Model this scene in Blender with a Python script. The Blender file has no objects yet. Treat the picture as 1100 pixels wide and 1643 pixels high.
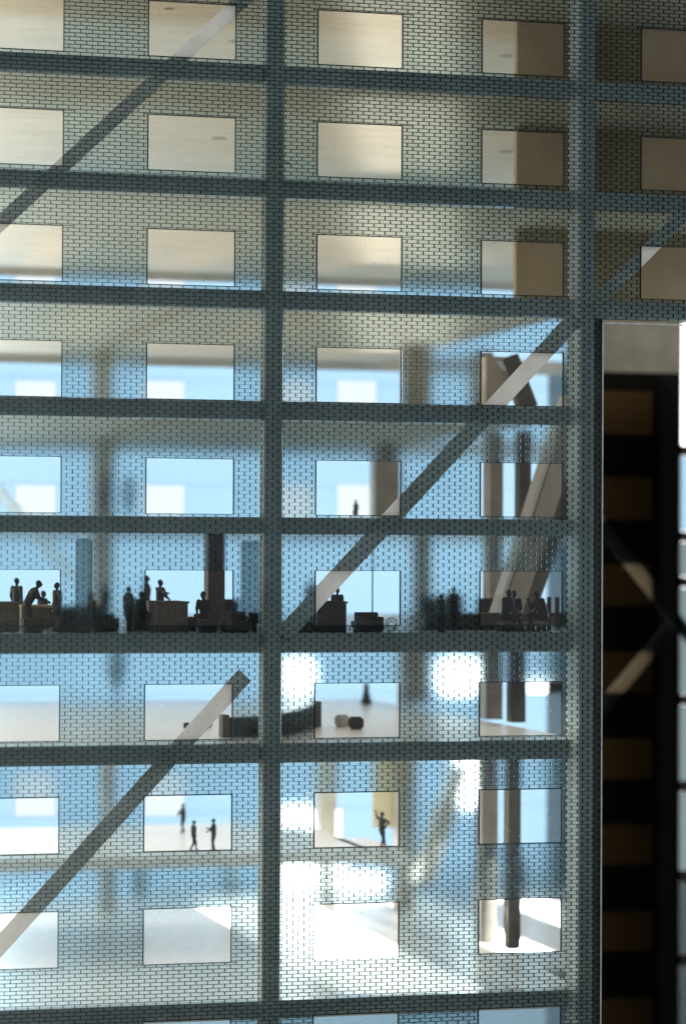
import bpy, bmesh, math, random
import numpy as np
from mathutils import Vector, Matrix
random.seed(7)
S = bpy.context.scene
COL = S.collection

# ------------------------------------------------------------------ camera
ZO = 3.26                                   # height of the datum row above the ground-floor slab
FPX = 4500.0                                # focal length in photograph pixels (1100 x 1643)
CAM = np.array([-1.14704, -8.97928, -1.81362 + ZO])
YAW, PIT, ROL = 0.258984, 0.015967, 0.004836
_f = np.array([math.sin(YAW)*math.cos(PIT), math.cos(YAW)*math.cos(PIT), math.sin(PIT)])
_r = np.array([math.cos(YAW), -math.sin(YAW), 0.0])
_u = np.cross(_r, _f)
RT = math.cos(ROL)*_r + math.sin(ROL)*_u
UP = -math.sin(ROL)*_r + math.cos(ROL)*_u
cd = bpy.data.cameras.new('camera'); cam = bpy.data.objects.new('camera', cd); COL.objects.link(cam)
M = Matrix(((RT[0], UP[0], -_f[0], CAM[0]), (RT[1], UP[1], -_f[1], CAM[1]), (RT[2], UP[2], -_f[2], CAM[2]), (0, 0, 0, 1)))
cam.matrix_world = M
cd.sensor_fit = 'VERTICAL'; cd.sensor_height = 24.0; cd.sensor_width = 24.0
cd.lens = FPX/1643.0*24.0
cd.clip_start = 0.1; cd.clip_end = 500
cd.dof.use_dof = True; cd.dof.focus_distance = 9.35; cd.dof.aperture_fstop = 0.72
S.camera = cam

def at(px, py, w=0.0):
    """point of the plane y = w that stands where the photograph's pixel shows it"""
    d = _f*FPX + RT*(px-550.0) - UP*(py-821.5)
    t = (w - CAM[1])/d[1]
    return CAM + d*t

# ------------------------------------------------------------------ world and render settings
W = bpy.data.worlds.new('World'); S.world = W; W.use_nodes = True
W.node_tree.nodes['Background'].inputs[0].default_value = (0.88, 0.92, 0.96, 1)
W.node_tree.nodes['Background'].inputs[1].default_value = 0.70
S.view_settings.view_transform = 'Standard'; S.view_settings.look = 'None'
S.view_settings.exposure = 0.0; S.view_settings.gamma = 1.0
try: S.view_settings.use_curve_mapping = False
except Exception: pass
cy = S.cycles
cy.max_bounces = 10; cy.diffuse_bounces = 3; cy.glossy_bounces = 3
cy.transmission_bounces = 8; cy.transparent_max_bounces = 16
cy.caustics_reflective = True; cy.caustics_refractive = True
cy.sample_clamp_indirect = 6.0
cy.use_denoising = True
cy.use_adaptive_sampling = True; cy.adaptive_threshold = 0.01

# ------------------------------------------------------------------ lamps
def area(name, x0, x1, y0, y1, z, up, power, col):
    l = bpy.data.lights.new(name, 'AREA'); l.shape = 'RECTANGLE'
    l.size = x1-x0; l.size_y = y1-y0; l.energy = power; l.color = col
    o = bpy.data.objects.new(name, l); COL.objects.link(o)
    o.location = ((x0+x1)/2, (y0+y1)/2, z)
    o.rotation_euler = (math.pi if up else 0, 0, 0)
    return o

# floor levels: top of each edge beam, photo rows at px x = 300
BEAMS = dict(T=(-88, -58), A=(97, 127), B=(282, 311), C=(462, 492), D=(641, 671), E=(829, 856), F=(1016, 1048), G=(1195, 1226), H=(1611, 1641))
LV = {k: at(300, v[0], 0.02)[2] for k, v in BEAMS.items()}
LB = {k: at(300, v[1], 0.02)[2] for k, v in BEAMS.items()}
DEP = 2.9
XL = -0.55                                   # left end of the model
XR = at(964, 900, 0.0)[0]                    # right end of the brick sheet below level C
XRT = at(1130, 100, 0.0)[0] + 0.75           # right end above level C
WARM = (1.0, 0.9, 0.73)
area('storey_fill', XL, XR-.25, .25, 2.6, LV['A']+.012, True, 3.2, WARM)  # unseen area lights added per storey to brighten ceilings and floors
area('storey_fill', XL, XR-.30, .25, 2.6, LV['B']+.012, True, 3.6, (1, .90, .74))
area('storey_fill', XL, XR-.35, .25, 2.6, LV['C']+.012, True, 6, (1, .88, .74))
area('storey_fill', XL, XR-.2, .3, 2.6, LV['D']+.012, True, 6, (1, .92, .84))
area('storey_fill', XL, XR-.1, .2, 2.6, LV['F']-.07, False, 7, (1, .93, .84))
area('storey_fill', XL, XR-.1, .2, 2.6, LV['G']-.07, False, 14, (1, .95, .9))

for k_, pw in (('A', .9), ('B', .9), ('C', 1.0), ('D', .9)):  # added strip lights, put in for soft pale streaks on the ceilings
    for a_, b_ in ((588, 640), (684, 716)):
        xa_ = at(a_, 300, 1.2)[0]; xb_ = at(b_, 300, 1.2)[0]
        o_ = area('streak_fill', xa_, xb_, .3, 2.2, LV[k_]+.014, True, pw, (1, .96, .9)); o_.data.spread = math.radians(60); o_.rotation_euler[2] = -.30
def glare(name, x, y, z, size, power, col):
    l = bpy.data.lights.new(name, 'AREA'); l.shape = 'DISK'; l.size = size; l.energy = power; l.color = col
    o = bpy.data.objects.new(name, l); COL.objects.link(o); o.location = (x, y, z)
    o.rotation_euler = (Vector((1.5, 0, 1.2))-o.location).to_track_quat('-Z', 'Y').to_euler()
def opening_fill(name, a, b, c, d, w, rad, col):  # area light added behind a rear opening to blow out its glare
    p = at(a, d, w); q = at(b, c, w); l = bpy.data.lights.new(name, 'AREA'); l.shape = 'RECTANGLE'
    l.size = q[0]-p[0]; l.size_y = q[2]-p[2]; l.energy = rad*math.pi*l.size*l.size_y; l.color = col
    o = bpy.data.objects.new(name, l); COL.objects.link(o); o.location = ((p[0]+q[0])/2, w, (p[2]+q[2])/2); o.rotation_euler = (-math.pi/2, 0, 0)
opening_fill('rear_glare_fill', 448, 512, 1056, 1114, 3.3, 4, (1, .98, .95))
opening_fill('rear_glare_fill', 698, 770, 1056, 1114, 3.3, 4, (1, .98, .95))
opening_fill('rear_glare_fill', 440, 552, 1296, 1404, 3.3, 18, (1, .98, .95))
def down(a, b, w0, w1, z, power, spread):  # added light without a fitting, whitens the floor like a sunlit patch
    x0 = at(a, 1500, (w0+w1)/2)[0]; x1 = at(b, 1500, (w0+w1)/2)[0]
    o = area('floor_patch_fill', x0, x1, w0, w1, z, False, power, (1, .98, .95)); o.data.spread = math.radians(spread)
down(450, 575, .15, 2.7, at(300, 1392, 1.0)[2]-.02, 2300, 40)
down(700, 758, 1.0, 2.75, at(300, 1392, 1.0)[2]-.02, 190, 20)
down(842, 912, 1.6, 2.75, LV['H']+.3, 40, 16)
opening_fill('rear_glare_fill', 440, 616, 1405, 1430, 3.3, 22, (1, .98, .95))
opening_fill('rear_glare_fill', 735, 776, 1205, 1292, 3.3, 16, (1, .98, .95))
l = bpy.data.lights.new('left_window_light', 'AREA'); l.shape = 'RECTANGLE'; l.size = 4.6; l.size_y = 1.0; l.energy = 820; l.color = (1, .97, .92)
o = bpy.data.objects.new('left_window_light', l); COL.objects.link(o); o.location = (-5.2, 3.2, 2.2); o.rotation_euler = (Vector((2, 0, 2.2))-o.location).to_track_quat('-Z', 'X').to_euler()
glare('low_sunlight', 1.15, 12.4, 1.15, .35, 4200, (1, .95, .86))

# ------------------------------------------------------------------ materials
def nt(name):
    m = bpy.data.materials.new(name); m.use_nodes = True
    t = m.node_tree; t.nodes.clear()
    out = t.nodes.new('ShaderNodeOutputMaterial')
    return m, t, out
def L(t, a, ai, b, bi): t.links.new(a.outputs[ai], b.inputs[bi])
def noise_ramp(t, c0, c1, scale, p0=.35, p1=.65, detail=4, obj=True, stretch=None):
    tc = t.nodes.new('ShaderNodeTexCoord'); n = t.nodes.new('ShaderNodeTexNoise')
    n.inputs['Scale'].default_value = scale; n.inputs['Detail'].default_value = detail
    r = t.nodes.new('ShaderNodeValToRGB')
    r.color_ramp.elements[0].position = p0; r.color_ramp.elements[1].position = p1
    r.color_ramp.elements[0].color = (*c0, 1); r.color_ramp.elements[1].color = (*c1, 1)
    if stretch:
        mp = t.nodes.new('ShaderNodeMapping'); mp.inputs['Scale'].default_value = stretch
        L(t, tc, 'Object', mp, 0); L(t, mp, 0, n, 'Vector')
    else:
        L(t, tc, 'Object', n, 'Vector')
    L(t, n, 'Fac', r, 0)
    return r, n
def matte(name, c0, c1=None, scale=9, rough=.7, bump=0, spec=.4, bscale=120, trans=0.0, stretch=None, coat=0):
    m, t, out = nt(name)
    p = t.nodes.new('ShaderNodeBsdfPrincipled')
    r, n = noise_ramp(t, c0, c1 or c0, scale, stretch=stretch)
    L(t, r, 0, p, 'Base Color')
    p.inputs['Roughness'].default_value = rough
    p.inputs['Specular IOR Level'].default_value = spec
    if coat: p.inputs['Coat Weight'].default_value = coat; p.inputs['Coat IOR'].default_value = 1.9; p.inputs['Coat Roughness'].default_value = .18
    if bump:
        n2 = t.nodes.new('ShaderNodeTexNoise'); n2.inputs['Scale'].default_value = bscale; n2.inputs['Detail'].default_value = 3
        tc = t.nodes.new('ShaderNodeTexCoord'); L(t, tc, 'Object', n2, 'Vector')
        b = t.nodes.new('ShaderNodeBump'); b.inputs['Strength'].default_value = bump; b.inputs['Distance'].default_value = .004
        L(t, n2, 'Fac', b, 'Height'); L(t, b, 0, p, 'Normal')
    if trans:
        tr = t.nodes.new('ShaderNodeBsdfTranslucent'); L(t, r, 0, tr, 'Color')
        mx = t.nodes.new('ShaderNodeMixShader'); mx.inputs[0].default_value = trans
        L(t, p, 0, mx, 1); L(t, tr, 0, mx, 2); L(t, mx, 0, out, 0)
    else:
        L(t, p, 0, out, 0)
    return m
def frosted(name, c0, c1, rough, ior, trl, tc_col):
    """matt translucent acrylic sheet"""
    m, t, out = nt(name)
    g = t.nodes.new('ShaderNodeBsdfRefraction'); g.distribution = 'BECKMANN'
    g.inputs['Roughness'].default_value = rough; g.inputs['IOR'].default_value = ior
    r, n = noise_ramp(t, c0, c1, 2.2); L(t, r, 0, g, 'Color')
    tr = t.nodes.new('ShaderNodeBsdfTranslucent'); tr.inputs[0].default_value = (*tc_col, 1)
    df = t.nodes.new('ShaderNodeBsdfDiffuse'); df.inputs[0].default_value = (*tc_col, 1)
    m1 = t.nodes.new('ShaderNodeMixShader'); m1.inputs[0].default_value = .12
    L(t, tr, 0, m1, 1); L(t, df, 0, m1, 2)
    mx = t.nodes.new('ShaderNodeMixShader'); mx.inputs[0].default_value = trl
    L(t, g, 0, mx, 1); L(t, m1, 0, mx, 2); L(t, mx, 0, out, 0)
    return m
def sheet(name, col, dif, mixf, gloss=.0, dust=0.0):
    """see-through sheet: tinted clear part + scattering part (+ faint gloss and dust specks)"""
    m, t, out = nt(name)
    a = t.nodes.new('ShaderNodeBsdfTransparent'); a.inputs[0].default_value = (*col, 1)
    tr = t.nodes.new('ShaderNodeBsdfTranslucent'); tr.inputs[0].default_value = (*dif, 1)
    mx = t.nodes.new('ShaderNodeMixShader'); mx.inputs[0].default_value = mixf
    L(t, a, 0, mx, 1); L(t, tr, 0, mx, 2); last = mx
    if dust:
        tc = t.nodes.new('ShaderNodeTexCoord'); v = t.nodes.new('ShaderNodeTexVoronoi'); v.inputs['Scale'].default_value = 38
        L(t, tc, 'Object', v, 'Vector')
        n = t.nodes.new('ShaderNodeTexNoise'); n.inputs['Scale'].default_value = 5; L(t, tc, 'Object', n, 'Vector')
        mm = t.nodes.new('ShaderNodeMath'); mm.operation = 'MULTIPLY'; mm.inputs[1].default_value = .13
        L(t, n, 'Fac', mm, 0)
        lt = t.nodes.new('ShaderNodeMath'); lt.operation = 'LESS_THAN'; L(t, v, 'Distance', lt, 0); L(t, mm, 0, lt, 1)
        sc = t.nodes.new('ShaderNodeMath'); sc.operation = 'MULTIPLY'; sc.inputs[1].default_value = dust; L(t, lt, 0, sc, 0)
        d = t.nodes.new('ShaderNodeBsdfTranslucent'); d.inputs[0].default_value = (.9, .88, .82, 1)
        m2 = t.nodes.new('ShaderNodeMixShader'); L(t, sc, 0, m2, 0); L(t, last, 0, m2, 1); L(t, d, 0, m2, 2); last = m2
    if gloss:
        gl = t.nodes.new('ShaderNodeBsdfGlossy'); gl.inputs['Roughness'].default_value = .08
        m3 = t.nodes.new('ShaderNodeMixShader'); m3.inputs[0].default_value = gloss
        L(t, last, 0, m3, 1); L(t, gl, 0, m3, 2); last = m3
    L(t, last, 0, out, 0)
    return m

MAT = dict(
    brick=frosted('frosted_brick_acrylic', (.715, .78, .79), (.76, .825, .835), .24, 1.15, .035, (.66, .75, .77)),
    mortar=matte('engraved_joint', (.012, .02, .028), rough=.9, spec=.1),
    pane=sheet('clear_acrylic', (.97, .97, .96), (.9, .9, .88), .004, gloss=.012, dust=.3),
    frame=matte('white_styrene', (.60, .60, .57), (.72, .71, .67), 14, .22, bump=.15, trans=.22, coat=1.0),
    brace=matte('cream_styrene_strip', (.80, .78, .75), (.88, .86, .82), 20, .5, bump=.1, trans=.3),
    glow=matte('pale_translucent_acrylic', (.85, .85, .82), (.92, .92, .9), 7, .25, trans=.85),
    slab=matte('cream_card_slab', (.62, .575, .47), (.71, .66, .55), 3.5, .75, bump=.1, spec=.15, stretch=(1, 6, 1)),
    floor=matte('white_acrylic_floor', (.70, .68, .63), (.80, .78, .73), 30, .28, bump=.12, spec=.4),
    back=sheet('blue_film', (.315, .39, .445), (.55, .75, .9), .05),
    backclear=sheet('frosted_pane', (.41, .43, .446), (.9, .95, 1), .04),
    backdim=sheet('grey_film', (.22, .25, .26), (.5, .6, .6), .05),
    smoke=sheet('smoked_sheet', (.58, .61, .62), (.2, .22, .24), .08, gloss=.02),
    dark=sheet('dark_film', (.30, .33, .32), (.02, .02, .02), .1),
    brown=matte('brown_card', (.04, .026, .011), (.055, .036, .016), 30, .9, bump=.2),
    amber=sheet('amber_pane', (.76, .71, .63), (.2, .12, .05), .04),
    tan=matte('tan_board', (.30, .225, .12), (.38, .30, .18), 5, .8, bump=.2),
    wood=matte('grey_brown_board', (.06, .05, .04), (.11, .092, .07), 60, .85, bump=.5, bscale=260, spec=.2),
    black=matte('dark_board', (.010, .009, .008), (.024, .021, .017), 80, .8, bump=.6, bscale=300, spec=.25),
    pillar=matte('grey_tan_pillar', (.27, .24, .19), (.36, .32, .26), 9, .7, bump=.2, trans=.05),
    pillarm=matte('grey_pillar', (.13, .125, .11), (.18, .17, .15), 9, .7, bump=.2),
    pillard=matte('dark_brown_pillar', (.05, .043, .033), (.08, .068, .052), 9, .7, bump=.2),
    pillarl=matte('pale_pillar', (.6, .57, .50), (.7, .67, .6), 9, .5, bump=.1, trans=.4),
    figure=matte('black_figure_paint', (.003, .004, .004), (.007, .008, .008), 200, .6, spec=.12),
    leaf=matte('dark_foliage', (.012, .035, .03), (.03, .07, .055), 60, .8),
    yellow=matte('yellow_paper', (.72, .66, .46), (.78, .72, .52), 8, .7, trans=.35),
    cubel=matte('grey_cube_paint', (.30, .29, .26), (.38, .36, .32), 60, .6, bump=.4),
    white=matte('white_wire', (.7, .72, .72), (.8, .8, .8), 60, .5),
    edge=matte('polished_sheet_edge', (.5, .55, .55), (.7, .72, .7), 40, .2, trans=.3),
    table=matte('grey_table_top', (.25, .25, .24), (.32, .32, .3), 4, .6),
)
# sky
m, t, out = nt('overcast_sky')
em = t.nodes.new('ShaderNodeEmission'); r, n = noise_ramp(t, (4.3, 4.6, 4.8), (5.3, 5.4, 5.5), .35, detail=3)
L(t, r, 0, em, 'Color'); em.inputs['Strength'].default_value = 1.0; L(t, em, 0, out, 0); MAT['sky'] = m

# ------------------------------------------------------------------ mesh helpers
class MB:
    def __init__(s): s.v = []; s.f = []
    def hexa(s, p):
        b = len(s.v); s.v += [tuple(float(c) for c in q) for q in p]
        s.f += [(b, b+3, b+2, b+1), (b+4, b+5, b+6, b+7), (b, b+1, b+5, b+4), (b+1, b+2, b+6, b+5), (b+2, b+3, b+7, b+6), (b+3, b, b+4, b+7)]
    def box(s, x0, x1, y0, y1, z0, z1):
        s.hexa([(x0, y0, z0), (x1, y0, z0), (x1, y1, z0), (x0, y1, z0), (x0, y0, z1), (x1, y0, z1), (x1, y1, z1), (x0, y1, z1)])
    def quadslab(s, q, y0, y1):          # q: four (x,z), counter-clockwise seen from the front
        s.hexa([(q[0][0], y0, q[0][1]), (q[1][0], y0, q[1][1]), (q[1][0], y1, q[1][1]), (q[0][0], y1, q[0][1]),
                (q[3][0], y0, q[3][1]), (q[2][0], y0, q[2][1]), (q[2][0], y1, q[2][1]), (q[3][0], y1, q[3][1])])
    def mesh(s, name):
        me = bpy.data.meshes.new(name); me.from_pydata(s.v, [], s.f); me.update(); return me
    def build(s, name, mat, parent=None, bevel=0, origin=None):
        me = s.mesh(name); me.materials.append(MAT[mat])
        if origin is not None:
            me.transform(Matrix.Translation([-c for c in origin]))
        o = bpy.data.objects.new(name, me); COL.objects.link(o)
        if origin is not None: o.location = origin
        if parent is not None:
            o.parent = parent
            if origin is None and parent.location.length > 0:
                me.transform(Matrix.Translation(-parent.location))
            elif origin is not None:
                o.location = Vector(origin) - parent.location
        if bevel:
            b = o.modifiers.new('bevel', 'BEVEL'); b.width = bevel; b.segments = 4 if bevel > .005 else 2; b.limit_method = 'ANGLE'
        return o
def tag(o, label=None, cat=None, group=None, kind=None):
    if label: o['label'] = label
    if cat: o['category'] = cat
    if group: o['group'] = group
    if kind: o['kind'] = kind
    return o
def empty(name, loc, label, cat, group=None):
    o = bpy.data.objects.new(name, None); COL.objects.link(o); o.location = loc; o.empty_display_size = .05
    return tag(o, label, cat, group)
def sub(rects, w):
    """subtract rectangle w from the list of rectangles (x0,x1,z0,z1)"""
    o = []
    for x0, x1, z0, z1 in rects:
        if x1 <= w[0] or x0 >= w[1] or z1 <= w[2] or z0 >= w[3]:
            o.append((x0, x1, z0, z1)); continue
        if z0 < w[2]: o.append((x0, x1, z0, w[2]))
        if z1 > w[3]: o.append((x0, x1, w[3], z1))
        a, b = max(z0, w[2]), min(z1, w[3])
        if x0 < w[0]: o.append((x0, w[0], a, b))
        if x1 > w[1]: o.append((w[1], x1, a, b))
    return o

# ------------------------------------------------------------------ setting: sky, table, floors
mb = MB(); mb.box(-26, 34, 13.0, 13.05, -12, 18)
tag(mb.build('sky', 'sky'), kind='structure')
ZG = at(438, 1643, 0)[2] - .62
mb = MB(); mb.box(-8, 12, -7, 9, ZG-.08, ZG)
tag(mb.build('table_top', 'table'), kind='structure')
mb = MB(); a_, b_ = at(950, 1500, .6)[0], at(950, 1500, 2.88)[0]; z_, y_ = LV['H']-.03, LV['H']-.012
mb.hexa([(XR-.025, .6, z_), (a_, .6, z_), (b_, 2.88, z_), (XR-.025, 2.88, z_), (XR-.025, .6, y_), (a_, .6, y_), (b_, 2.88, y_), (XR-.025, 2.88, y_)])
tag(mb.build('ground', 'floor'), kind='structure')
XRF = at(968, 480, .05)[0] + .02
for k in 'TABCDEFGH':
    mb = MB()
    xr = XRT if k in 'TABC' else XR-.03
    top = LV[k]-.004
    mb.box(XL, xr, .075, DEP-.02, top-.03, top) if k != 'C' else (mb.box(XL, XR-.03, .075, DEP-.02, top-.03, top), mb.box(XR-.03, xr, .075, .3, top-.03, top))
    tag(mb.build('floor', 'slab' if k in 'TABCD' else 'floor'), kind='structure')
mb = MB(); mb.box(XL, XR-.03, .06, DEP-.02, ZG+.004, ZG+.05)
tag(mb.build('floor', 'floor'), kind='structure')

# ------------------------------------------------------------------ brick facade sheet
PX, WW, HH = 0.5695848, 0.2932687, 0.1828933
ZR = [0, -.37233, -.745988, -1.119533, -1.493887, -1.85865, -2.231066, -2.592586, -2.96]
ZW = [z + ZO for z in ZR] + [at(300, 1637, 0)[2]]
wins = [(k*PX, k*PX+WW, ZW[r]-HH, ZW[r], k, r) for r in range(10) for k in range(-1, 6)]
ztop = at(550, -60, 0)[2]; zbot = at(550, 1700, 0)[2]
CUTZ = at(1030, 517, 0)[2]                     # lower edge of the sheet beyond the right column
TH = .0125
facade = empty('brick_facade', (XL, 0, zbot), 'frosted acrylic facade sheet engraved with running bond brickwork and rows of clear windows', 'wall')
CO, BL, GAP = 0.372586/30, PX/15, .0011
bricks = []; vf = MB()
z = ZW[5]; n0 = int((zbot-z)/CO)
for i in range(n0, int((ztop-z)/CO)+1):
    z0 = z + i*CO; z1 = z0 + CO
    xr = XRT if z0 > CUTZ-.004 else XR
    j = -30
    while True:
        x0 = j*BL + (BL/2 if i % 2 else 0) + .006; x1 = x0 + BL; j += 1
        if x1 < XL: continue
        if x0 > xr: break
        x1 = min(x1, xr)
        rs = [(x0, x1, z0, z1)]
        for w in wins:
            if w[4] >= 0 or True: rs = sub(rs, w[:4])
        for a, b, c, d in rs:
            if b-a > .003 and d-c > .0015:
                bricks.append((a+GAP/2, b-GAP/2, c+.00022, d-.00022))
                vf.box(b-.00045, b+.00045, .0004, .0105, c+.0002, d-.0002)
hf = MB()
for i in range(n0, int((ztop-z)/CO)+2):
    z0 = z + i*CO
    xr = XRT if z0 > CUTZ-.004 else XR
    segs = [(XL, xr, z0-.00016, z0+.00016)]
    for w in wins: segs = sub(segs, (w[0], w[1], w[2], w[3]))
    for a, b, c, d in segs:
        if d-c > .0002: hf.box(a, b, .0002, .0108, c, d)
full = [b for b in bricks if b[1]-b[0] > BL*.9 and b[3]-b[2] > CO*.93]
full.sort(key=lambda b: (b[0]-CAM[0])**2 + ((b[2]-CAM[2])*1.0)**2 if b[0] > .075 else 99)
picked = set(full[:300])
bm_ = MB(); bm_.box(0, BL-GAP, 0, TH, 0, CO-.00044); brick_me = bm_.mesh('brick'); brick_me.materials.append(MAT['brick'])
for b in full[:300]:
    o = bpy.data.objects.new('brick', brick_me); COL.objects.link(o); o.parent = facade
    o.location = Vector((b[0], 0, b[2])) - facade.location
rest = MB()
for b in bricks:
    if b not in picked: rest.box(b[0], b[1], 0, TH, b[2], b[3])
tag(rest.build('brickwork', 'brick', facade), kind='stuff')
tag(hf.build('bed_joint', 'mortar', facade), kind='stuff')
tag(vf.build('head_joint', 'mortar', facade), kind='stuff')
for w in wins:
    x0, x1, z0, z1, k, r = w
    if x1 > (XRT if z0 > CUTZ else XR)+.01 or z0 < zbot-.2: continue
    fr = MB(); e = .0016
    fr.box(x0, x0+e, .0003, TH, z0, z1); fr.box(x1-e, x1, .0003, TH, z0, z1)
    fr.box(x0+e, x1-e, .0003, TH, z0, z0+e); fr.box(x0+e, x1-e, .0003, TH, z1-e, z1)
    fo = fr.build('window', 'mortar', facade, origin=(x0, 0, z0))
    pn = MB(); pn.box(e, x1-x0-e, .0093, .0113, e, z1-z0-e)
    me = pn.mesh('pane'); me.materials.append(MAT['pane'])
    po = bpy.data.objects.new('pane', me); COL.objects.link(po); po.parent = fo
ed = MB(); ed.box(XR+.001, XR+.005, -.001, TH+.001, zbot, CUTZ-.006); ed.build('sheet_edge', 'edge', facade)
ed = MB(); ed.box(XR+.006, XRT, .0, TH, CUTZ-.008, CUTZ-.004); ed.build('sheet_edge', 'edge', facade)

# ------------------------------------------------------------------ structural frame behind the sheet
frame = empty('structural_frame', (XL, .03, ZG), 'white styrene frame of columns, edge beams and diagonal braces behind the brick sheet', 'frame')
def strip(p0, p1, width_px, w, depth, mat, name='brace', ends=None, parent=frame, bevel=.002):
    a = Vector(at(*p0, w)); b = Vector(at(*p1, w)); d = (b-a); d.y = 0; d.normalize()
    n = Vector((-d.z, 0, d.x)); hw = width_px/494.0*(9.0+w)/9.0/2
    q = [(a+n*-hw), (b+n*-hw), (b+n*hw), (a+n*hw)]
    q = [(v.x, v.z) for v in q]
    if ends: q = ends(q)
    m_ = MB(); m_.quadslab(q, w, w+depth)
    return m_.build(name, mat, parent, bevel=bevel)
def vcol(pxl, pxr, z0, z1, w, depth, mat, pyr=821, name='column', parent=frame, bevel=.002):
    xa = at(pxl, pyr, w)[0]; xb = at(pxr, pyr, w)[0]
    m_ = MB(); m_.box(xa, xb, w, w+depth, z0, z1)
    return m_.build(name, mat, parent, bevel=bevel)
ztt = LV['T']
# main column and right column
vcol(423, 454, ZG+.05, ztt, .020, .045, 'frame', bevel=.012)
vcol(929, 953, ZG+.05, ztt, .020, .075, 'frame', bevel=.010)
vcol(916, 928.6, ZG+.05, ztt, .022, .05, 'glow', name='edge_highlight_strip')  # pale strip puts the bright lit edge of the right column into colour
vcol(419.5, 422.6, ZG+.05, ztt, .022, .03, 'glow', name='edge_highlight_strip')  # same painted edge highlight, thinner, on the main column
xA = at(419.5, 821, .02)[0]; xB = at(453, 821, .02)[0]; xC = at(916, 821, .02)[0]; xD = at(951, 821, .02)[0]
for k in 'TABCDEFGH':
    spans = [(XL, xA-.001), (xB+.001, xC-.001)]
    if k in 'TABC': spans.append((xD+.001, XRT))
    for a, b in spans:
        m_ = MB(); m_.box(a, b, .028, .072, LB[k], LV[k]); m_.build('beam', 'frame', frame, bevel=.002)
        m_ = MB(); m_.box(a, b, .021, .0275, LV[k]-.012, LV[k]-.001); m_.build('beam_flange', 'frame', frame)
# diagonal braces
strip((-60, 414), (403, -12), 24, .0135, .006, 'brace')
strip((452, 1022), (925, 508), 29, .0135, .006, 'brace')
strip((-40, 1562), (393, 1083), 28, .0135, .006, 'brace')
strip((962, 480), (1140, 300), 24, .0135, .006, 'brace')

# glue beads at the joints
for px, py in ((905, 160), (913, 342), (915, 118), (766, 648), (641, 672), (421, 340), (424, 292), (300, 1222), (905, 1100), (909, 1165), (420, 672), (913, 790), (462, 262), (897, 505), (925, 525), (420, 1028), (458, 1025)):
    p = at(px, py, .017); bm = bmesh.new(); bmesh.ops.create_icosphere(bm, subdivisions=2, radius=1, matrix=Matrix.Diagonal((random.uniform(.006, .014), .004, random.uniform(.003, .007), 1)))
    for v in bm.verts: v.co *= random.uniform(.7, 1.25)
    me = bpy.data.meshes.new('glue_bead'); bm.to_mesh(me); bm.free(); me.materials.append(MAT['edge']); o = bpy.data.objects.new('glue_bead', me); COL.objects.link(o); o.parent = frame; o.location = Vector(p)-frame.location
# right sheet edge post (dark)
vcol(952, 963, ZG+.05, LV['C']-.06, .030, .05, 'pillard')

# ------------------------------------------------------------------ inner pillars
def pil(pxl, pxr, z0, z1, w, d, mat, py=1000): return vcol(pxl, pxr, z0, z1, w, d, mat, pyr=py, name='pillar')
zF, zG, zH, zE, zD = LV['F'], LV['G'], LV['H'], LV['E'], LV['D']
und = lambda k: LV[k]-.034
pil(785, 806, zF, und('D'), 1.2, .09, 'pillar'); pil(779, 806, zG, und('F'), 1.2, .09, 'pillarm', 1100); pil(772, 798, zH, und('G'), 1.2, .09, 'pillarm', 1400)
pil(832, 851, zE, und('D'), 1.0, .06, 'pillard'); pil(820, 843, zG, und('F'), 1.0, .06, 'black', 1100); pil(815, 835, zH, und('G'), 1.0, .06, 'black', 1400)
pil(779, 812, zD, at(790, 572, 1.2)[2], 1.2, .09, 'pillar', 600)
strip((850, 655), (818, 572), 30, 1.0, .06, 'pillard', 'pillar')
strip((812, 1012), (934, 636), 34, .75, .10, 'pillar', 'raking_pillar')
strip((790, 1012), (912, 636), 7, .751, .09, 'pillarl', 'raking_pillar')  # pale strip paints the lit left side of the raking pillar
strip((838, 1012), (956, 650), 26, .80, .08, 'pillard', 'raking_pillar')  # dark strip paints the shaded side of the raking pillar
strip((680, 1420), (745, 1228), 26, 1.9, .1, 'pillarl', 'raking_pillar')
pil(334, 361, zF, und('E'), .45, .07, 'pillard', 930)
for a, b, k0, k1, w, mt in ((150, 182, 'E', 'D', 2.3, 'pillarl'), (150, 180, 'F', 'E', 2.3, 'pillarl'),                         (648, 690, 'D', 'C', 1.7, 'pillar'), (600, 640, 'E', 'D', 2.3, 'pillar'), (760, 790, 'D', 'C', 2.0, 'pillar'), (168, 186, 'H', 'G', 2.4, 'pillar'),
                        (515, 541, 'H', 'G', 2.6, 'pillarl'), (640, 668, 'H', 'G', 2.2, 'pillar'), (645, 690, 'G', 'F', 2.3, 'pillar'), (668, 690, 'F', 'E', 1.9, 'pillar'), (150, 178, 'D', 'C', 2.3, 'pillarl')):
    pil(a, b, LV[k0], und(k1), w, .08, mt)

# ------------------------------------------------------------------ rear facade: film panels, openings, panes
rear = empty('rear_facade', (XL, DEP, ZG), 'pale blue translucent rear wall with lighter windows and bright openings', 'wall')
def pxrect(a, b, c, d, w=DEP):
    p = at(a, d, w); q = at(b, c, w); return (p[0], q[0], p[2], q[2])
xrr = at(908, 900, DEP)[0]
opens = [pxrect(455, 500, 1062, 1110), pxrect(707, 764, 1062, 1110), pxrect(846, 905, 1093, 1113), pxrect(446, 548, 1300, 1400), pxrect(446, 612, 1406, 1427),
         pxrect(735, 776, 1208, 1290)]
rw = []
for pr in (90, 297, 504, 605):
    for (a, b) in ((430, 500), (779, 842), (612, 681), (1241, 1310)):
        r_ = pxrect(pr-65, pr, a, b)
        if not any(not (r_[1] <= o[0] or r_[0] >= o[1] or r_[3] <= o[2] or r_[2] >= o[3]) for o in opens): rw.append(r_)
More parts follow.
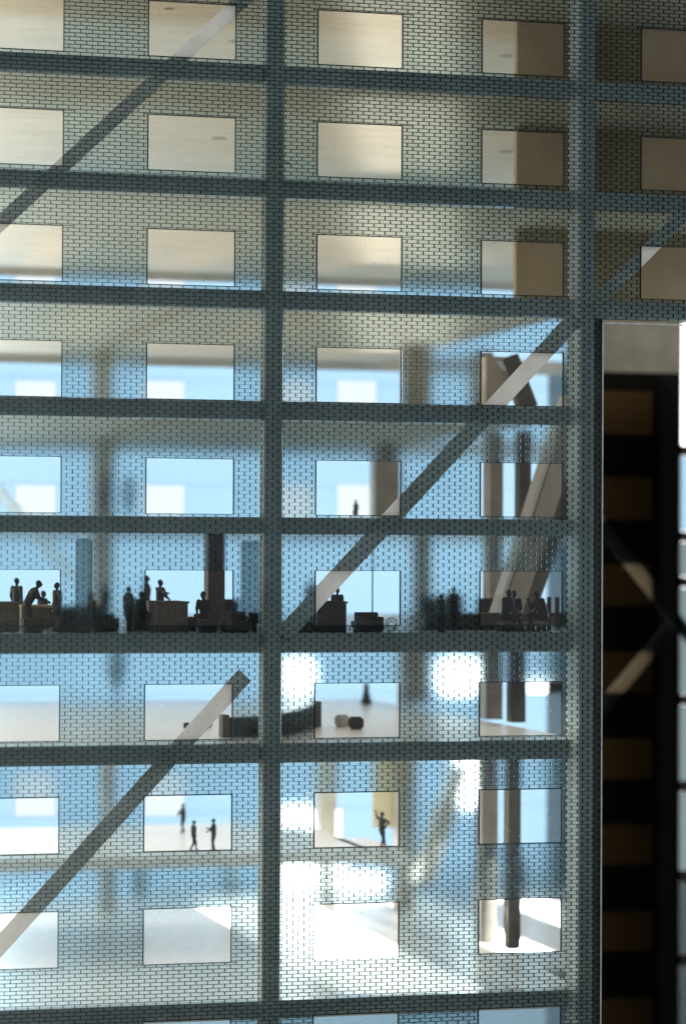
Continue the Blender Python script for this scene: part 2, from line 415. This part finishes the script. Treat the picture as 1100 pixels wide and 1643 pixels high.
rects = [(XL, xrr, ZG+.05, LV['T'])]
for o in opens + rw: rects = sub(rects, o)
m_ = MB()
for a, b, c, d in rects: m_.box(a, b, DEP, DEP+.01, c, d)
m_.build('film_panel', 'back', rear)
for r_ in rw:
    m_ = MB(); m_.box(r_[0], r_[1], DEP+.002, DEP+.008, r_[2], r_[3]); m_.build('window', 'backclear', rear)
strip((-20, 765), (118, 925), 18, 2.75, .02, 'glow', 'brace', parent=rear)
for k in 'ABCDEF':
    m_ = MB(); m_.box(XL, xrr, DEP-.018, DEP-.002, LB[k], LV[k]); m_.build('edge_beam', 'frame', rear)

# ------------------------------------------------------------------ dark wing seen past the right end of the sheet
wing = empty('dark_wing_facade', (xrr, DEP, ZG), 'very dark wall with a column of dim amber windows right of the brick sheet', 'wall')
xw0 = xrr + .002; xw1 = at(1092, 900, DEP)[0]
aw = [pxrect(945, 1047, y, y+67) for y in (628, 767, 905, 1045, 1184, 1322, 1461, 1599)]
tp = at(1000, 597, DEP)[2]
m_ = MB(); m_.box(xw0, xw1, DEP, DEP+.012, tp+.001, LV['B']); m_.build('upper_panel', 'pillar', wing)
rects = [(xw0, xw1, ZG, tp)]
for o in aw: rects = sub(rects, o)
m_ = MB()
for a, b, c, d in rects: m_.box(a, b, DEP, DEP+.012, c, d)
m_.build('dark_film', 'dark', wing)
for r_ in aw:
    m_ = MB(); m_.box(r_[0], r_[1], DEP+.003, DEP+.009, r_[2], r_[3]); m_.build('window', 'amber', wing)
m_ = MB(); m_.box(xw0, xw1, DEP+.25, DEP+.27, ZG, LV['C']); m_.build('card_backing', 'brown', wing)
m_ = MB(); m_.box(xw1-.012, xw1-.001, DEP+.013, DEP+.249, ZG, LV['C']); m_.build('side_card', 'black', wing)
strip((955, 832), (1125, 1045), 22, DEP+.02, .01, 'frame', 'brace', parent=wing)
strip((950, 1155), (1085, 995), 22, DEP+.035, .01, 'frame', 'brace', parent=wing)
# glazed strip right of the wing
glz = empty('glazed_strip', (xw1, DEP, ZG), 'bright glazed strip with dark floor bars at the right edge of the picture', 'window')
xg1 = at(1135, 900, DEP)[0] + .4
ys = [723, 861, 934, 1123, 1262, 1406, 1540, 1680]
for y in ys:
    p = at(1092, y, DEP); m_ = MB(); m_.box(xw1, xg1, DEP-.01, DEP+.03, p[2]-.024, p[2]+.024); m_.build('floor_bar', 'black', glz)
for i in range(len(ys)-1):
    p = at(1092, ys[i], DEP)[2]-.026; q = at(1092, ys[i+1], DEP)[2]+.026
    m_ = MB(); m_.box(xw1+.001, xg1, DEP+.004, DEP+.01, q, p); m_.build('pane', 'back' if i < 1 else 'backdim', glz)

# ------------------------------------------------------------------ partitions of the upper right rooms
part = empty('tan_partition', (at(828, 300, .8)[0], .8, LV['C']), 'tan card partition standing in the right-hand rooms of the three top storeys', 'partition')
for k0, k1 in (('A', 'T'), ('B', 'A'), ('C', 'B')):
    m_ = MB(); m_.box(at(828, 300, .8)[0], XRT, .8, .83, LV[k0]+.001, und(k1)-.001); m_.build('panel', 'tan', part)

# ------------------------------------------------------------------ helpers for the small things
def fz(k): return LV[k]-.004
def onfloor(px, pyb, k):
    """floor point of level k under the photograph's pixel"""
    d = _f*FPX + RT*(px-550.0) - UP*(pyb-821.5); t = (fz(k)-CAM[2])/d[2]; return CAM + d*t
def block(name, pxl, pxr, ytop, k, w, dep, mat, label, cat, top=None, group=None, kind='counter'):
    xa = at(pxl, ytop, w)[0]; xb = at(pxr, ytop, w)[0]; zt = at(pxl, ytop, w)[2]; z0 = fz(k)+.0015
    e = empty(name, ((xa+xb)/2, w, z0), label, cat, group)
    if kind == 'counter':
        h = zt-z0; t_ = min(.007, h*.2)
        m_ = MB(); m_.box(xa+.004, xb-.004, w+.004, w+dep-.004, z0, zt-t_-.0005); m_.build('body', mat, e, bevel=.001)
        m_ = MB(); m_.box(xa, xb, w, w+dep, zt-t_, zt); m_.build('top', top or mat, e, bevel=.001)
        m_ = MB(); m_.box(xa+.01, xb-.01, w+.0005, w+.0035, z0+h*.12, zt-t_-.004); m_.build('front_panel', mat, e)
    elif kind == 'chair':
        h = zt-z0; a = (xb-xa)
        m_ = MB(); m_.box(xa, xb, w, w+dep*.7, z0+h*.12, z0+h*.55); m_.build('seat', mat, e, bevel=.003)
        m_ = MB(); m_.box(xa, xb, w+dep*.72, w+dep, z0+h*.12, zt); m_.build('backrest', mat, e, bevel=.003)
        for q in (xa-.0005, xb-a*.16):
            m_ = MB(); m_.box(q, q+a*.165, w+.003, w+dep*.7, z0+h*.555, z0+h*.78); m_.build('armrest', mat, e, bevel=.002)
        m_ = MB(); m_.box(xa+.004, xb-.004, w+.004, w+dep-.004, z0, z0+h*.115); m_.build('plinth', 'black', e)
    elif kind == 'stool':
        h = zt-z0
        m_ = MB(); m_.box(xa, xb, w, w+dep, z0+h*.45, zt); m_.build('seat', mat, e, bevel=.003)
        m_ = MB(); m_.box(xa+.006, xb-.006, w+.006, w+dep-.006, z0, z0+h*.445); m_.build('base', 'black', e, bevel=.001)
    return e

def capsule(bm, a, b, ra, rb, seg=10):
    a = Vector(a); b = Vector(b); d = b-a; ln = d.length
    n = max(2, int(ln/max(min(ra, rb)*.6, .004))+1); n = min(n, 16)
    q = d.to_track_quat('Z', 'Y').to_matrix().to_4x4() if ln > 1e-6 else Matrix()
    if ln > 1e-6:
        bmesh.ops.create_cone(bm, cap_ends=True, segments=seg, radius1=ra, radius2=rb, depth=ln, matrix=Matrix.Translation((a+b)/2) @ q)
    for c, r in ((a, ra), (b, rb)):
        bmesh.ops.create_icosphere(bm, subdivisions=2, radius=r, matrix=Matrix.Translation(c))
def ell(bm, c, r, rot=0):
    bmesh.ops.create_icosphere(bm, subdivisions=2, radius=1, matrix=Matrix.Translation(c) @ Matrix.Rotation(rot, 4, 'Y') @ Matrix.Diagonal((*r, 1)))
def body_mesh(pose, bag=False, skirt=False, thick=1.0):
    """one continuous figure, height 1, facing +X"""
    J = dict(pel=(0, 0, .53), che=(.005, 0, .72), nec=(0, 0, .845), hea=(.012, 0, .925), sl=(0, .105, .80), sr=(0, -.105, .80),
             el=(-.01, .135, .635), er=(-.01, -.135, .635), wl=(.04, .13, .49), wr=(.04, -.13, .49),
             hl=(0, .05, .50), hr=(0, -.05, .50), kl=(.02, .055, .28), kr=(.02, -.055, .28), al=(0, .06, .045), ar=(0, -.06, .045))
    P_ = dict(
        stand={}, 
        lean=dict(pel=(-.03, 0, .53), che=(.07, 0, .71), nec=(.14, 0, .81), hea=(.185, 0, .885), sl=(.11, .1, .785), sr=(.11, -.1, .785),
                  el=(.16, .12, .64), er=(.17, -.12, .64), wl=(.28, .08, .58), wr=(.32, -.07, .57), hl=(-.03, .05, .5), hr=(-.03, -.05, .5)),
        sit=dict(pel=(0, 0, .29), che=(.03, 0, .47), nec=(.05, 0, .60), hea=(.075, 0, .68), sl=(.04, .1, .56), sr=(.04, -.1, .56),
                 el=(.05, .13, .42), er=(.05, -.13, .42), wl=(.17, .08, .35), wr=(.17, -.08, .35), hl=(.01, .05, .27), hr=(.01, -.05, .27),
                 kl=(.24, .07, .29), kr=(.24, -.07, .29), al=(.24, .07, .045), ar=(.28, -.06, .045)),
        chin=dict(pel=(0, 0, .29), che=(.06, 0, .46), nec=(.11, 0, .58), hea=(.15, 0, .655), sl=(.08, .1, .55), sr=(.08, -.1, .55),
                  el=(.17, .12, .44), er=(.2, -.1, .42), wl=(.2, .08, .37), wr=(.27, -.05, .53), hl=(.01, .05, .27), hr=(.01, -.05, .27),
                  kl=(.24, .07, .29), kr=(.25, -.07, .29), al=(.32, .07, .045), ar=(.2, -.06, .045)),
        walk=dict(kl=(.09, .05, .28), kr=(-.01, -.05, .27), al=(.11, .05, .05), ar=(-.13, -.05, .06), wl=(.1, .12, .5), wr=(-.06, -.13, .5)),
        arms=dict(el=(.08, .14, .66), wl=(.17, .07, .70), er=(.07, -.14, .64), wr=(.17, -.06, .60), kl=(.04, .06, .28), al=(.05, .06, .045), ar=(-.05, -.06, .045)),
        up=dict(el=(-.09, .12, .84), wl=(-.13, .10, .98), er=(.14, -.13, .72), wr=(.06, -.12, .60), kl=(.08, .05, .28), al=(.13, .05, .05), ar=(-.05, -.06, .045)),
    )
    J.update(P_[pose]); bm = bmesh.new(); V = {k: Vector(v) for k, v in J.items()}; T = thick
    capsule(bm, V['pel'], V['che'], .075*T, .085*T); ell(bm, V['che']+Vector((0, 0, .02)), (.065*T, .115*T, .09))
    ell(bm, V['pel'], (.07*T, .09*T, .07)); capsule(bm, V['che']+Vector((0, 0, .05)), V['nec'], .05, .032); capsule(bm, V['nec'], V['hea'], .03, .035)
    ell(bm, V['hea'], (.056, .047, .068)); ell(bm, V['hea']+Vector((-.012, 0, .014)), (.056, .052, .062))
    capsule(bm, V['hea']+Vector((.053, 0, 0)), V['hea']+Vector((.062, 0, -.012)), .007, .009)            # nose
    for sy in (-1, 1): ell(bm, V['hea']+Vector((-.003, sy*.049, -.004)), (.012, .008, .018))             # ears
    for s_ in 'lr':
        capsule(bm, V['che']+Vector((0, 0, .05)), V['s'+s_], .045, .043); capsule(bm, V['s'+s_], V['e'+s_], .042*T, .031*T); capsule(bm, V['e'+s_], V['w'+s_], .031, .020)
        d = (V['w'+s_]-V['e'+s_]).normalized(); p = V['w'+s_]+d*.035
        capsule(bm, V['w'+s_], p, .018, .020)
        sd = d.cross(Vector((0, 1, 0))); sd = sd.normalized() if sd.length > .2 else Vector((0, 0, 1))
        for q, ln in ((-1.5, .042), (-.5, .052), (.5, .048), (1.5, .038)):
            b0 = p+sd*q*.011; b1 = b0+d*ln*.6; capsule(bm, b0, b1, .0075, .007, 6); capsule(bm, b1, b1+d*ln*.35+Vector((.006, 0, -.008)), .007, .006, 6)
        capsule(bm, V['w'+s_]+d*.012, V['w'+s_]+d*.035+sd*.03, .009, .007, 6)
        capsule(bm, V['h'+s_], V['k'+s_], .062*T, .043*T); capsule(bm, V['k'+s_], V['a'+s_], .041, .026)
        t_ = V['a'+s_]+Vector((.085, 0, -.022)); capsule(bm, V['a'+s_]+Vector((-.015, 0, -.018)), t_, .026, .02)
    if skirt:
        bmesh.ops.create_cone(bm, cap_ends=True, segments=20, radius1=.25, radius2=.08, depth=.60, matrix=Matrix.Translation((0, 0, .34)))
    me = bpy.data.meshes.new('person'); bm.to_mesh(me); bm.free()
    o = bpy.data.objects.new('tmp', me); COL.objects.link(o)
    r = o.modifiers.new('r', 'REMESH'); r.mode = 'VOXEL'; r.voxel_size = .0085; r.use_smooth_shade = True
    sm = o.modifiers.new('s', 'SMOOTH'); sm.iterations = 1; sm.factor = .4
    dg = bpy.context.evaluated_depsgraph_get(); m2 = bpy.data.meshes.new_from_object(o.evaluated_get(dg))
    bpy.data.objects.remove(o); m2.name = 'person'; m2.materials.clear(); m2.materials.append(MAT['figure']); return m2
BM = {}
def person(px, k, w, h, pose, ang, label, group='black scale figures', dz=0, bag=None, **kw):
    kw['thick'] = kw.get('thick', 1.0)*1.08
    if k == 'F': h *= 1.05
    key = (pose, tuple(sorted(kw.items())))
    if key not in BM: BM[key] = body_mesh(pose, **kw)
    x = at(px, 950, w)[0]
    o = bpy.data.objects.new('person', BM[key]); COL.objects.link(o)
    o.location = (x, w, (fz(k) if isinstance(k, str) else k)+.0012+dz); o.scale = (h, h, h); o.rotation_euler = (0, 0, math.radians(ang))
    tag(o, label, 'person', group); return o

# ------------------------------------------------------------------ furnished storey (between levels E and F)
block('counter', -40, 34, 966, 'F', .30, .16, 'wood', 'brown counter at the left edge of the furnished storey, left of the leaning man', 'counter', top='wood')
block('counter', 34, 85, 971, 'F', .55, .14, 'wood', 'brown counter with pale top directly behind the leaning man', 'counter', top='tan')
block('stool', 38, 72, 992, 'F', .14, .07, 'black', 'low dark seat at the feet of the leaning man', 'stool', kind='stool')
block('sofa', 96, 150, 984, 'F', .22, .12, 'black', 'dark sofa at the foot of the rounded glass screen', 'sofa', kind='chair')
block('sofa', 152, 192, 986, 'F', .30, .12, 'black', 'dark sofa just right of the rounded glass screen', 'sofa', kind='chair')
block('cabinet', 98, 165, 972, 'F', .95, .12, 'black', 'low black cabinet behind the two dark sofas', 'cabinet')
block('table', 214, 252, 976, 'F', .45, .16, 'black', 'dark table with pale top between the seated pair and the big box counter', 'table', top='white')
block('counter', 249, 304, 965, 'F', .22, .20, 'wood', 'large grey brown box counter inside the window left of the dark pillar', 'counter')
block('stool', 303, 319, 990, 'F', .25, .06, 'black', 'small black stool right of the grey brown box counter', 'stool', kind='stool')
block('stool', 321, 352, 994, 'F', .12, .07, 'black', 'wide black stool in front of the dark pillar', 'stool', kind='stool')
block('cabinet', 343, 386, 962, 'F', .75, .12, 'black', 'black cabinet behind the dark pillar', 'cabinet')
block('armchair', 363, 402, 982, 'F', .13, .10, 'wood', 'dark armchair with pale top edge right of the dark pillar', 'armchair', kind='chair')
block('stool', 404, 415, 983, 'F', .2, .05, 'black', 'narrow dark stool beside the main white column', 'stool', kind='stool')
block('armchair', 475, 501, 996, 'F', .13, .09, 'wood', 'low dark armchair at the foot of the long diagonal brace', 'armchair', kind='chair')
block('counter', 508, 558, 965, 'F', .12, .18, 'black', 'tall dark block counter with a head showing above it', 'counter')
e = block('armchair', 580, 616, 983, 'F', .16, .10, 'black', 'dark stepped armchair right of the tall block counter', 'armchair', kind='chair')
block('footstool', 571, 600, 997, 'F', .07, .07, 'black', 'low black footstool in front of the stepped armchair', 'stool', kind='stool')
block('bench', 681, 881, 984, 'F', .42, .12, 'wood', 'long dark bench running behind the people right of centre', 'bench')
block('bench', 806, 882, 999, 'F', .20, .09, 'wood', 'short low bench under the two people facing each other', 'bench', kind='stool')
block('monitor_wall', 672, 745, 956, 'F', 1.5, .05, 'black', 'low dark screen wall behind the standing pair', 'screen wall')
block('cabinet', 770, 793, 960, 'F', 1.1, .06, 'black', 'small dark cabinet behind the leftmost bench end of the right bay', 'cabinet')
for px, lab in ((880, 'thin dark post nearer the bench at the right column'), (893, 'thin dark post nearest the right column')):
    e = empty('post', (at(px, 980, .3)[0], .3, fz('F')+.0015), lab, 'post')
    m_ = MB(); x = e.location.x; m_.box(x-.006, x+.006, .294, .306, fz('F')+.006, at(px, 958, .3)[2]); m_.build('shaft', 'black', e)
    m_ = MB(); m_.box(x-.011, x+.011, .289, .311, fz('F')+.0015, fz('F')+.0055); m_.build('foot', 'black', e)
e = empty('thin_pole', (at(597, 1000, .5)[0], .5, fz('F')+.0015), 'thin dark pole rising behind the stepped armchair', 'pole'); x = e.location.x  # bare thin pole on a foot, carries no lamp
m_ = MB(); m_.box(x-.0018, x+.0018, .498, .502, fz('F')+.006, fz('F')+.30); m_.build('pole', 'black', e)
m_ = MB(); m_.box(x-.012, x+.012, .488, .512, fz('F')+.0015, fz('F')+.0055); m_.build('foot', 'black', e)
def screen(pxl, pxr, ytop, w, label):
    xa, xb = at(pxl, 930, w)[0], at(pxr, 930, w)[0]; zt = at(pxl, ytop, w)[2]; z0 = fz('F')+.0015
    e = empty('glass_screen', (xa, w, z0), label, 'screen')
    bm = bmesh.new(); r = .012; pts = [(xa, z0+.004), (xb, z0+.004)] + [(xb-r+r*math.cos(t), zt-r+r*math.sin(t)) for t in np.linspace(0, math.pi/2, 6)] + [(xa+r-r*math.sin(t), zt-r+r*math.cos(t)) for t in np.linspace(0, math.pi/2, 6)]
    m_ = MB(); n = len(pts); m_.v = [(x-e.location.x, -.002, z-z0) for x, z in pts] + [(x-e.location.x, .002, z-z0) for x, z in pts]
    m_.f = [tuple(range(n)), tuple(range(2*n-1, n-1, -1))] + [((i+1) % n, i, n+i, n+(i+1) % n) for i in range(n)]
    me = m_.mesh('sheet'); me.materials.append(MAT['smoke']); o = bpy.data.objects.new('sheet', me); COL.objects.link(o); o.parent = e
    m_ = MB(); m_.box(xb+.0005, xb+.003, w-.003, w+.003, z0+.004, zt-.006); m_.build('edge_trim', 'pillard', e)
    m_ = MB(); m_.box(xa, xb, w-.006, w+.006, z0, z0+.0035); m_.build('foot', 'black', e)
screen(121, 146, 864, .10, 'tall smoked glass screen with rounded top corner at the left sofas')
screen(386, 419, 868, .30, 'tall smoked glass screen beside the main column')
def wire_ball(px, w, r, label):
    x = at(px, 1000, w)[0]; bm = bmesh.new()
    for i in range(9):
        rot = Matrix.Rotation(random.uniform(0, 6.3), 4, 'X') @ Matrix.Rotation(random.uniform(0, 6.3), 4, 'Y')
        rr = r*random.uniform(.75, 1); n = 18; t_ = .0011
        ring = []
        for j in range(n):
            a = 2*math.pi*j/n; c = Vector((math.cos(a)*rr, math.sin(a)*rr, 0)); o_ = c.normalized()*t_
            ring.append([bm.verts.new(rot @ (c+o_)), bm.verts.new(rot @ (c+Vector((0, 0, t_)))), bm.verts.new(rot @ (c-o_)), bm.verts.new(rot @ (c-Vector((0, 0, t_))))])
        for j in range(n):
            for q in range(4): bm.faces.new((ring[j][q], ring[j][(q+1) % 4], ring[(j+1) % n][(q+1) % 4], ring[(j+1) % n][q]))
    me = bpy.data.meshes.new('wire_ball'); bm.to_mesh(me); bm.free(); me.materials.append(MAT['white'])
    o = bpy.data.objects.new('wire_ball', me); COL.objects.link(o); o.location = (x, w, fz('F')+r+.001); tag(o, label, 'wire ornament')
wire_ball(628, .22, .026, 'round tangle of white wire right of the stepped armchair')
wire_ball(612, .45, .020, 'smaller tangle of white wire behind the stepped armchair')
wire_ball(664, .25, .030, 'tangle of white wire at the left end of the long dark bench')
wire_ball(355, .30, .020, 'tangle of wire on the floor behind the wide black stool')
person(47, 'F', .25, .172, 'lean', 0, 'black figure of a man leaning forward over the brown counter')
person(27, 'F', .85, .168, 'stand', 40, 'black figure standing behind the counter left of the leaning man')
person(92, 'F', .32, .158, 'stand', 200, 'black figure standing at the right edge of the leftmost furnished window')
person(170, 'F', 1.1, .15, 'stand', 120, 'blurred black figure right of the rounded glass screen')
person(206, 'F', .30, .145, 'stand', 10, 'black figure standing left of its seated neighbour beside the box counter', thick=1.5)
person(222, 'F', .33, .172, 'sit', 20, 'black figure seated just left of the window with the box counter', thick=1.3)
person(257, 'F', .70, .165, 'arms', 20, 'black figure standing behind the large box counter')
person(235, 'F', 1.2, .175, 'stand', 0, 'faint figure at the left edge of the window with the box counter')
person(328, 'F', .34, .172, 'sit', 100, 'black figure seated behind the left side of the dark pillar')
person(541, 'F', .42, .142, 'stand', 60, 'black figure whose head shows above the tall block counter')
person(500, 'F', 1.3, .165, 'stand', 60, 'blurred figure behind the long diagonal brace')
person(707, 'F', .14, .125, 'stand', -60, 'black figure nearer the camera of the pair at the long bench', thick=1.4)
person(727, 'F', .38, .145, 'stand', 30, 'blurred black figure right of its neighbour behind the long bench', thick=1.4)
person(811, 'F', .20, .185, 'sit', 15, 'black seated figure left of the couple facing the man with raised hand', thick=1.25)
person(823, 'F', .32, .180, 'sit', 60, 'black seated figure tucked behind the left one of the couple', thick=1.15)
person(872, 'F', .22, .185, 'chin', 185, 'black seated man with one hand raised to his chin', thick=1.2)

for a, b, y_, w_, lab in ((60, 96, 985, .8, 'dark seat behind the leaning man near the smoked screen'), (262, 300, 978, .9, 'dark seat hidden behind the large box counter'),
                          (895, 925, 984, .7, 'dark seat in the corner behind the right column')):
    block('lounge_seat', a, b, y_, 'F', w_, .12, 'black', lab, 'sofa', kind='chair')
person(66, 'F', .9, .165, 'sit', 30, 'black figure seated behind the leaning man')
person(150, 'F', .5, .165, 'sit', 200, 'black figure seated between the two dark sofas')
# ------------------------------------------------------------------ storey between F and G
def cube(px0, px1, yb, h, mat, label):
    p = onfloor((px0+px1)/2, yb, 'G'); s_ = (px1-px0)/FPX*np.dot(p-CAM, _f); bm = bmesh.new()
    bmesh.ops.create_cube(bm, size=1, matrix=Matrix.Diagonal((s_, s_, s_*h, 1))); bmesh.ops.bevel(bm, geom=bm.edges[:], offset=s_*.16, segments=3, affect='EDGES')
    me = bpy.data.meshes.new('cube_seat'); bm.to_mesh(me); bm.free(); me.materials.append(MAT[mat])
    o = bpy.data.objects.new('cube_seat', me); COL.objects.link(o); o.location = (p[0], p[1]+s_*.5, fz('G')+s_*h/2+.001); o.rotation_euler = (0, 0, .2); return tag(o, label, 'seat', 'small rounded cubes on the floor')
cube(541, 561, 1167, .95, 'cubel', 'lighter grey of the two rounded cubes on the white floor')
cube(563, 584, 1171, .95, 'black', 'black one of the two rounded cubes on the white floor')
cube(296, 305, 1171, 1.2, 'black', 'tiny dark block left of the short diagonal brace')
cube(322, 341, 1168, .5, 'black', 'small dark block right of the short diagonal brace')
pts = []
for t_ in np.linspace(0, 1, 13):
    px = 362+(510-362)*t_; yb = 1184-17*max(0, (t_-.5)*2)**1.5; pts.append(onfloor(px, yb, 'G'))
e = empty('curved_bench', tuple(pts[0]), 'long low dark curved bench passing behind the main column', 'bench')
m_ = MB()
for i in range(12):
    a, b = pts[i], pts[i+1]; z0 = fz('G')+.001; hh = .066+.016*(i/12)
    m_.hexa([(a[0], a[1], z0), (b[0], b[1], z0), (b[0], b[1]+.05, z0), (a[0], a[1]+.05, z0), (a[0], a[1], z0+hh), (b[0], b[1], z0+hh+.001), (b[0], b[1]+.05, z0+hh+.001), (a[0], a[1]+.05, z0+hh)])
m_.build('seat', 'black', e)
for p, hh, nm in ((pts[0], .078, 'end_block'), (pts[-1], .094, 'end_block')):
    m_ = MB(); m_.box(p[0]-.012, p[0]+.012, p[1]-.004, p[1]+.055, fz('G')+.0012, fz('G')+hh); m_.build(nm, 'pillard', e, bevel=.001)
p = onfloor(588, 1132, 'G'); sc_ = 40/FPX*np.dot(p-CAM, _f)
person(588, 'G', p[1], sc_, 'stand', 200, 'black figure in a long flared coat standing on the white floor', skirt=True)

# ------------------------------------------------------------------ mezzanine and lobby
zm = at(300, 1372, 1.0)[2]; zmb = at(300, 1392, 1.0)[2]
m_ = MB(); m_.box(XL, at(600, 1380, 1.0)[0], 1.0, 2.15, zmb, zm); tag(m_.build('mezzanine_floor', 'floor'), kind='structure')
for px, w, h, pose, ang, lab in ((313, 1.12, .113, 'walk', 10, 'black figure walking in the middle of the mezzanine trio'), (345, 1.10, .120, 'arms', 180, 'black figure with bent arms, rightmost of the mezzanine trio'),
                                 (296, 1.8, .115, 'arms', 190, 'blurred figure farthest back in the mezzanine trio'), (614, 1.05, .138, 'up', 10, 'black figure with one arm raised in front of the yellow panel')):
    x = at(px, 1340, w)[0]; o = person(px, zm if px < 600 else zm, w, h, pose, ang, lab)
m_ = MB(); m_.box(at(601, 1380, .9)[0], at(655, 1380, .9)[0], .9, 1.5, zmb, zm); tag(m_.build('landing', 'floor'), kind='structure')
p0 = at(598, 1285, 2.3); p1 = at(640, 1285, 2.3)
e = empty('yellow_panel', (p0[0], 2.3, fz('H')+.001), 'pale yellow paper panel behind the figure with the raised arm', 'panel')
m_ = MB(); m_.box(p0[0], p1[0], 2.3, 2.306, zmb, und('G')-.002); m_.build('sheet', 'yellow', e)
m_ = MB(); m_.box(p1[0]+.0005, p1[0]+.012, 2.298, 2.308, zmb, und('G')-.002); m_.build('edge_strip', 'tan', e)
person(570, 'E', 1.5, .095, 'stand', 200, 'black figure half hidden by the beam above the furnished storey')
person(840, 'H', 2.4, .20, 'walk', 180, 'faint blurred figure right of the dark lobby pillar')

# ------------------------------------------------------------------ model trees
def tree(px, k, w, h, label):
    x = at(px, 900, w)[0]; z0 = (fz(k) if isinstance(k, str) else k)+.001; e = empty('model_tree', (x, w, z0), label, 'tree', 'small dark model trees')
    bm = bmesh.new(); bmesh.ops.create_cone(bm, cap_ends=True, segments=7, radius1=.006, radius2=.002, depth=h*.6, matrix=Matrix.Translation((0, 0, h*.3)))
    for i in range(6):
        a = random.uniform(0, 6.28); d_ = Vector((math.cos(a)*.4, math.sin(a)*.4, .8)).normalized()*h*.22; b_ = Vector((0, 0, h*random.uniform(.35, .55)))
        bmesh.ops.create_cone(bm, cap_ends=True, segments=5, radius1=.002, radius2=.0007, depth=d_.length, matrix=Matrix.Translation(b_+d_/2) @ d_.to_track_quat('Z', 'Y').to_matrix().to_4x4())
    me = bpy.data.meshes.new('trunk'); bm.to_mesh(me); bm.free(); me.materials.append(MAT['pillard']); o = bpy.data.objects.new('trunk', me); COL.objects.link(o); o.parent = e
    m_ = MB()
    for i in range(700):
        u = random.random()**.5; a = random.uniform(0, 6.28); zz = random.uniform(.3, 1.0); rr = h*.15*math.sin(math.pi*min(1, (1.02-zz)/.75))**.6*u
        c = Vector((rr*math.cos(a), rr*math.sin(a), zz*h)); s_ = h*.022; q = [Vector((random.gauss(0, 1), random.gauss(0, 1), random.gauss(0, 1))).normalized()*s_ for _ in range(3)]
        b = len(m_.v); m_.v += [tuple(c+v) for v in q] + [tuple(c-q[0]*.7)]; m_.f += [(b, b+1, b+2), (b, b+2, b+3)]
    me = m_.mesh('crown'); me.materials.append(MAT['leaf']); o = bpy.data.objects.new('crown', me); COL.objects.link(o); o.parent = e
tree(168, 'E', 1.9, .20, 'blurred dark tree, left of the pair above the long upper beam')
tree(206, 'E', 2.0, .19, 'blurred dark tree, right of the pair above the long upper beam')
tree(188, 'G', 2.0, .30, 'blurred dark tree on the white floor under the furnished storey')
tree(228, 'H', 2.3, .225, 'blurred dark tree under the left part of the mezzanine')
tree(372, 'H', 2.3, .225, 'blurred dark tree under the mezzanine near the main column')

# ------------------------------------------------------------------ glue marks on the upper ceilings
def mark(px, py, k, rx):
    zc = LV[k]-.034-.0006; d = _f*FPX + RT*(px-550.0) - UP*(py-821.5); t = (zc-CAM[2])/d[2]; p = CAM + d*t
    bm = bmesh.new(); vs = [bm.verts.new((math.cos(a)*rx*random.uniform(.6, 1.1), math.sin(a)*rx*random.uniform(.7, 1.2), 0)) for a in np.linspace(0, 6.28, 15)[:-1]]
    f = bm.faces.new(vs); r = bmesh.ops.extrude_face_region(bm, geom=[f]); bmesh.ops.translate(bm, vec=(0, 0, -.0015), verts=[v for v in r['geom'] if isinstance(v, bmesh.types.BMVert)])
    me = bpy.data.meshes.new('glue_mark'); bm.to_mesh(me); bm.free(); me.materials.append(MAT['pillar']); o = bpy.data.objects.new('glue_mark', me); COL.objects.link(o)
    fl = [q for q in COL.objects if q.name.split('.')[0] == 'floor'][list('TABCDEFGH').index(k)]; o.parent = fl; o.location = p
for a in ((350, 222, 'A', .030), (375, 66, 'T', .022), (812, 90, 'T', .030), (812, 243, 'A', .030), (272, 14, 'T', .02)): mark(*a)
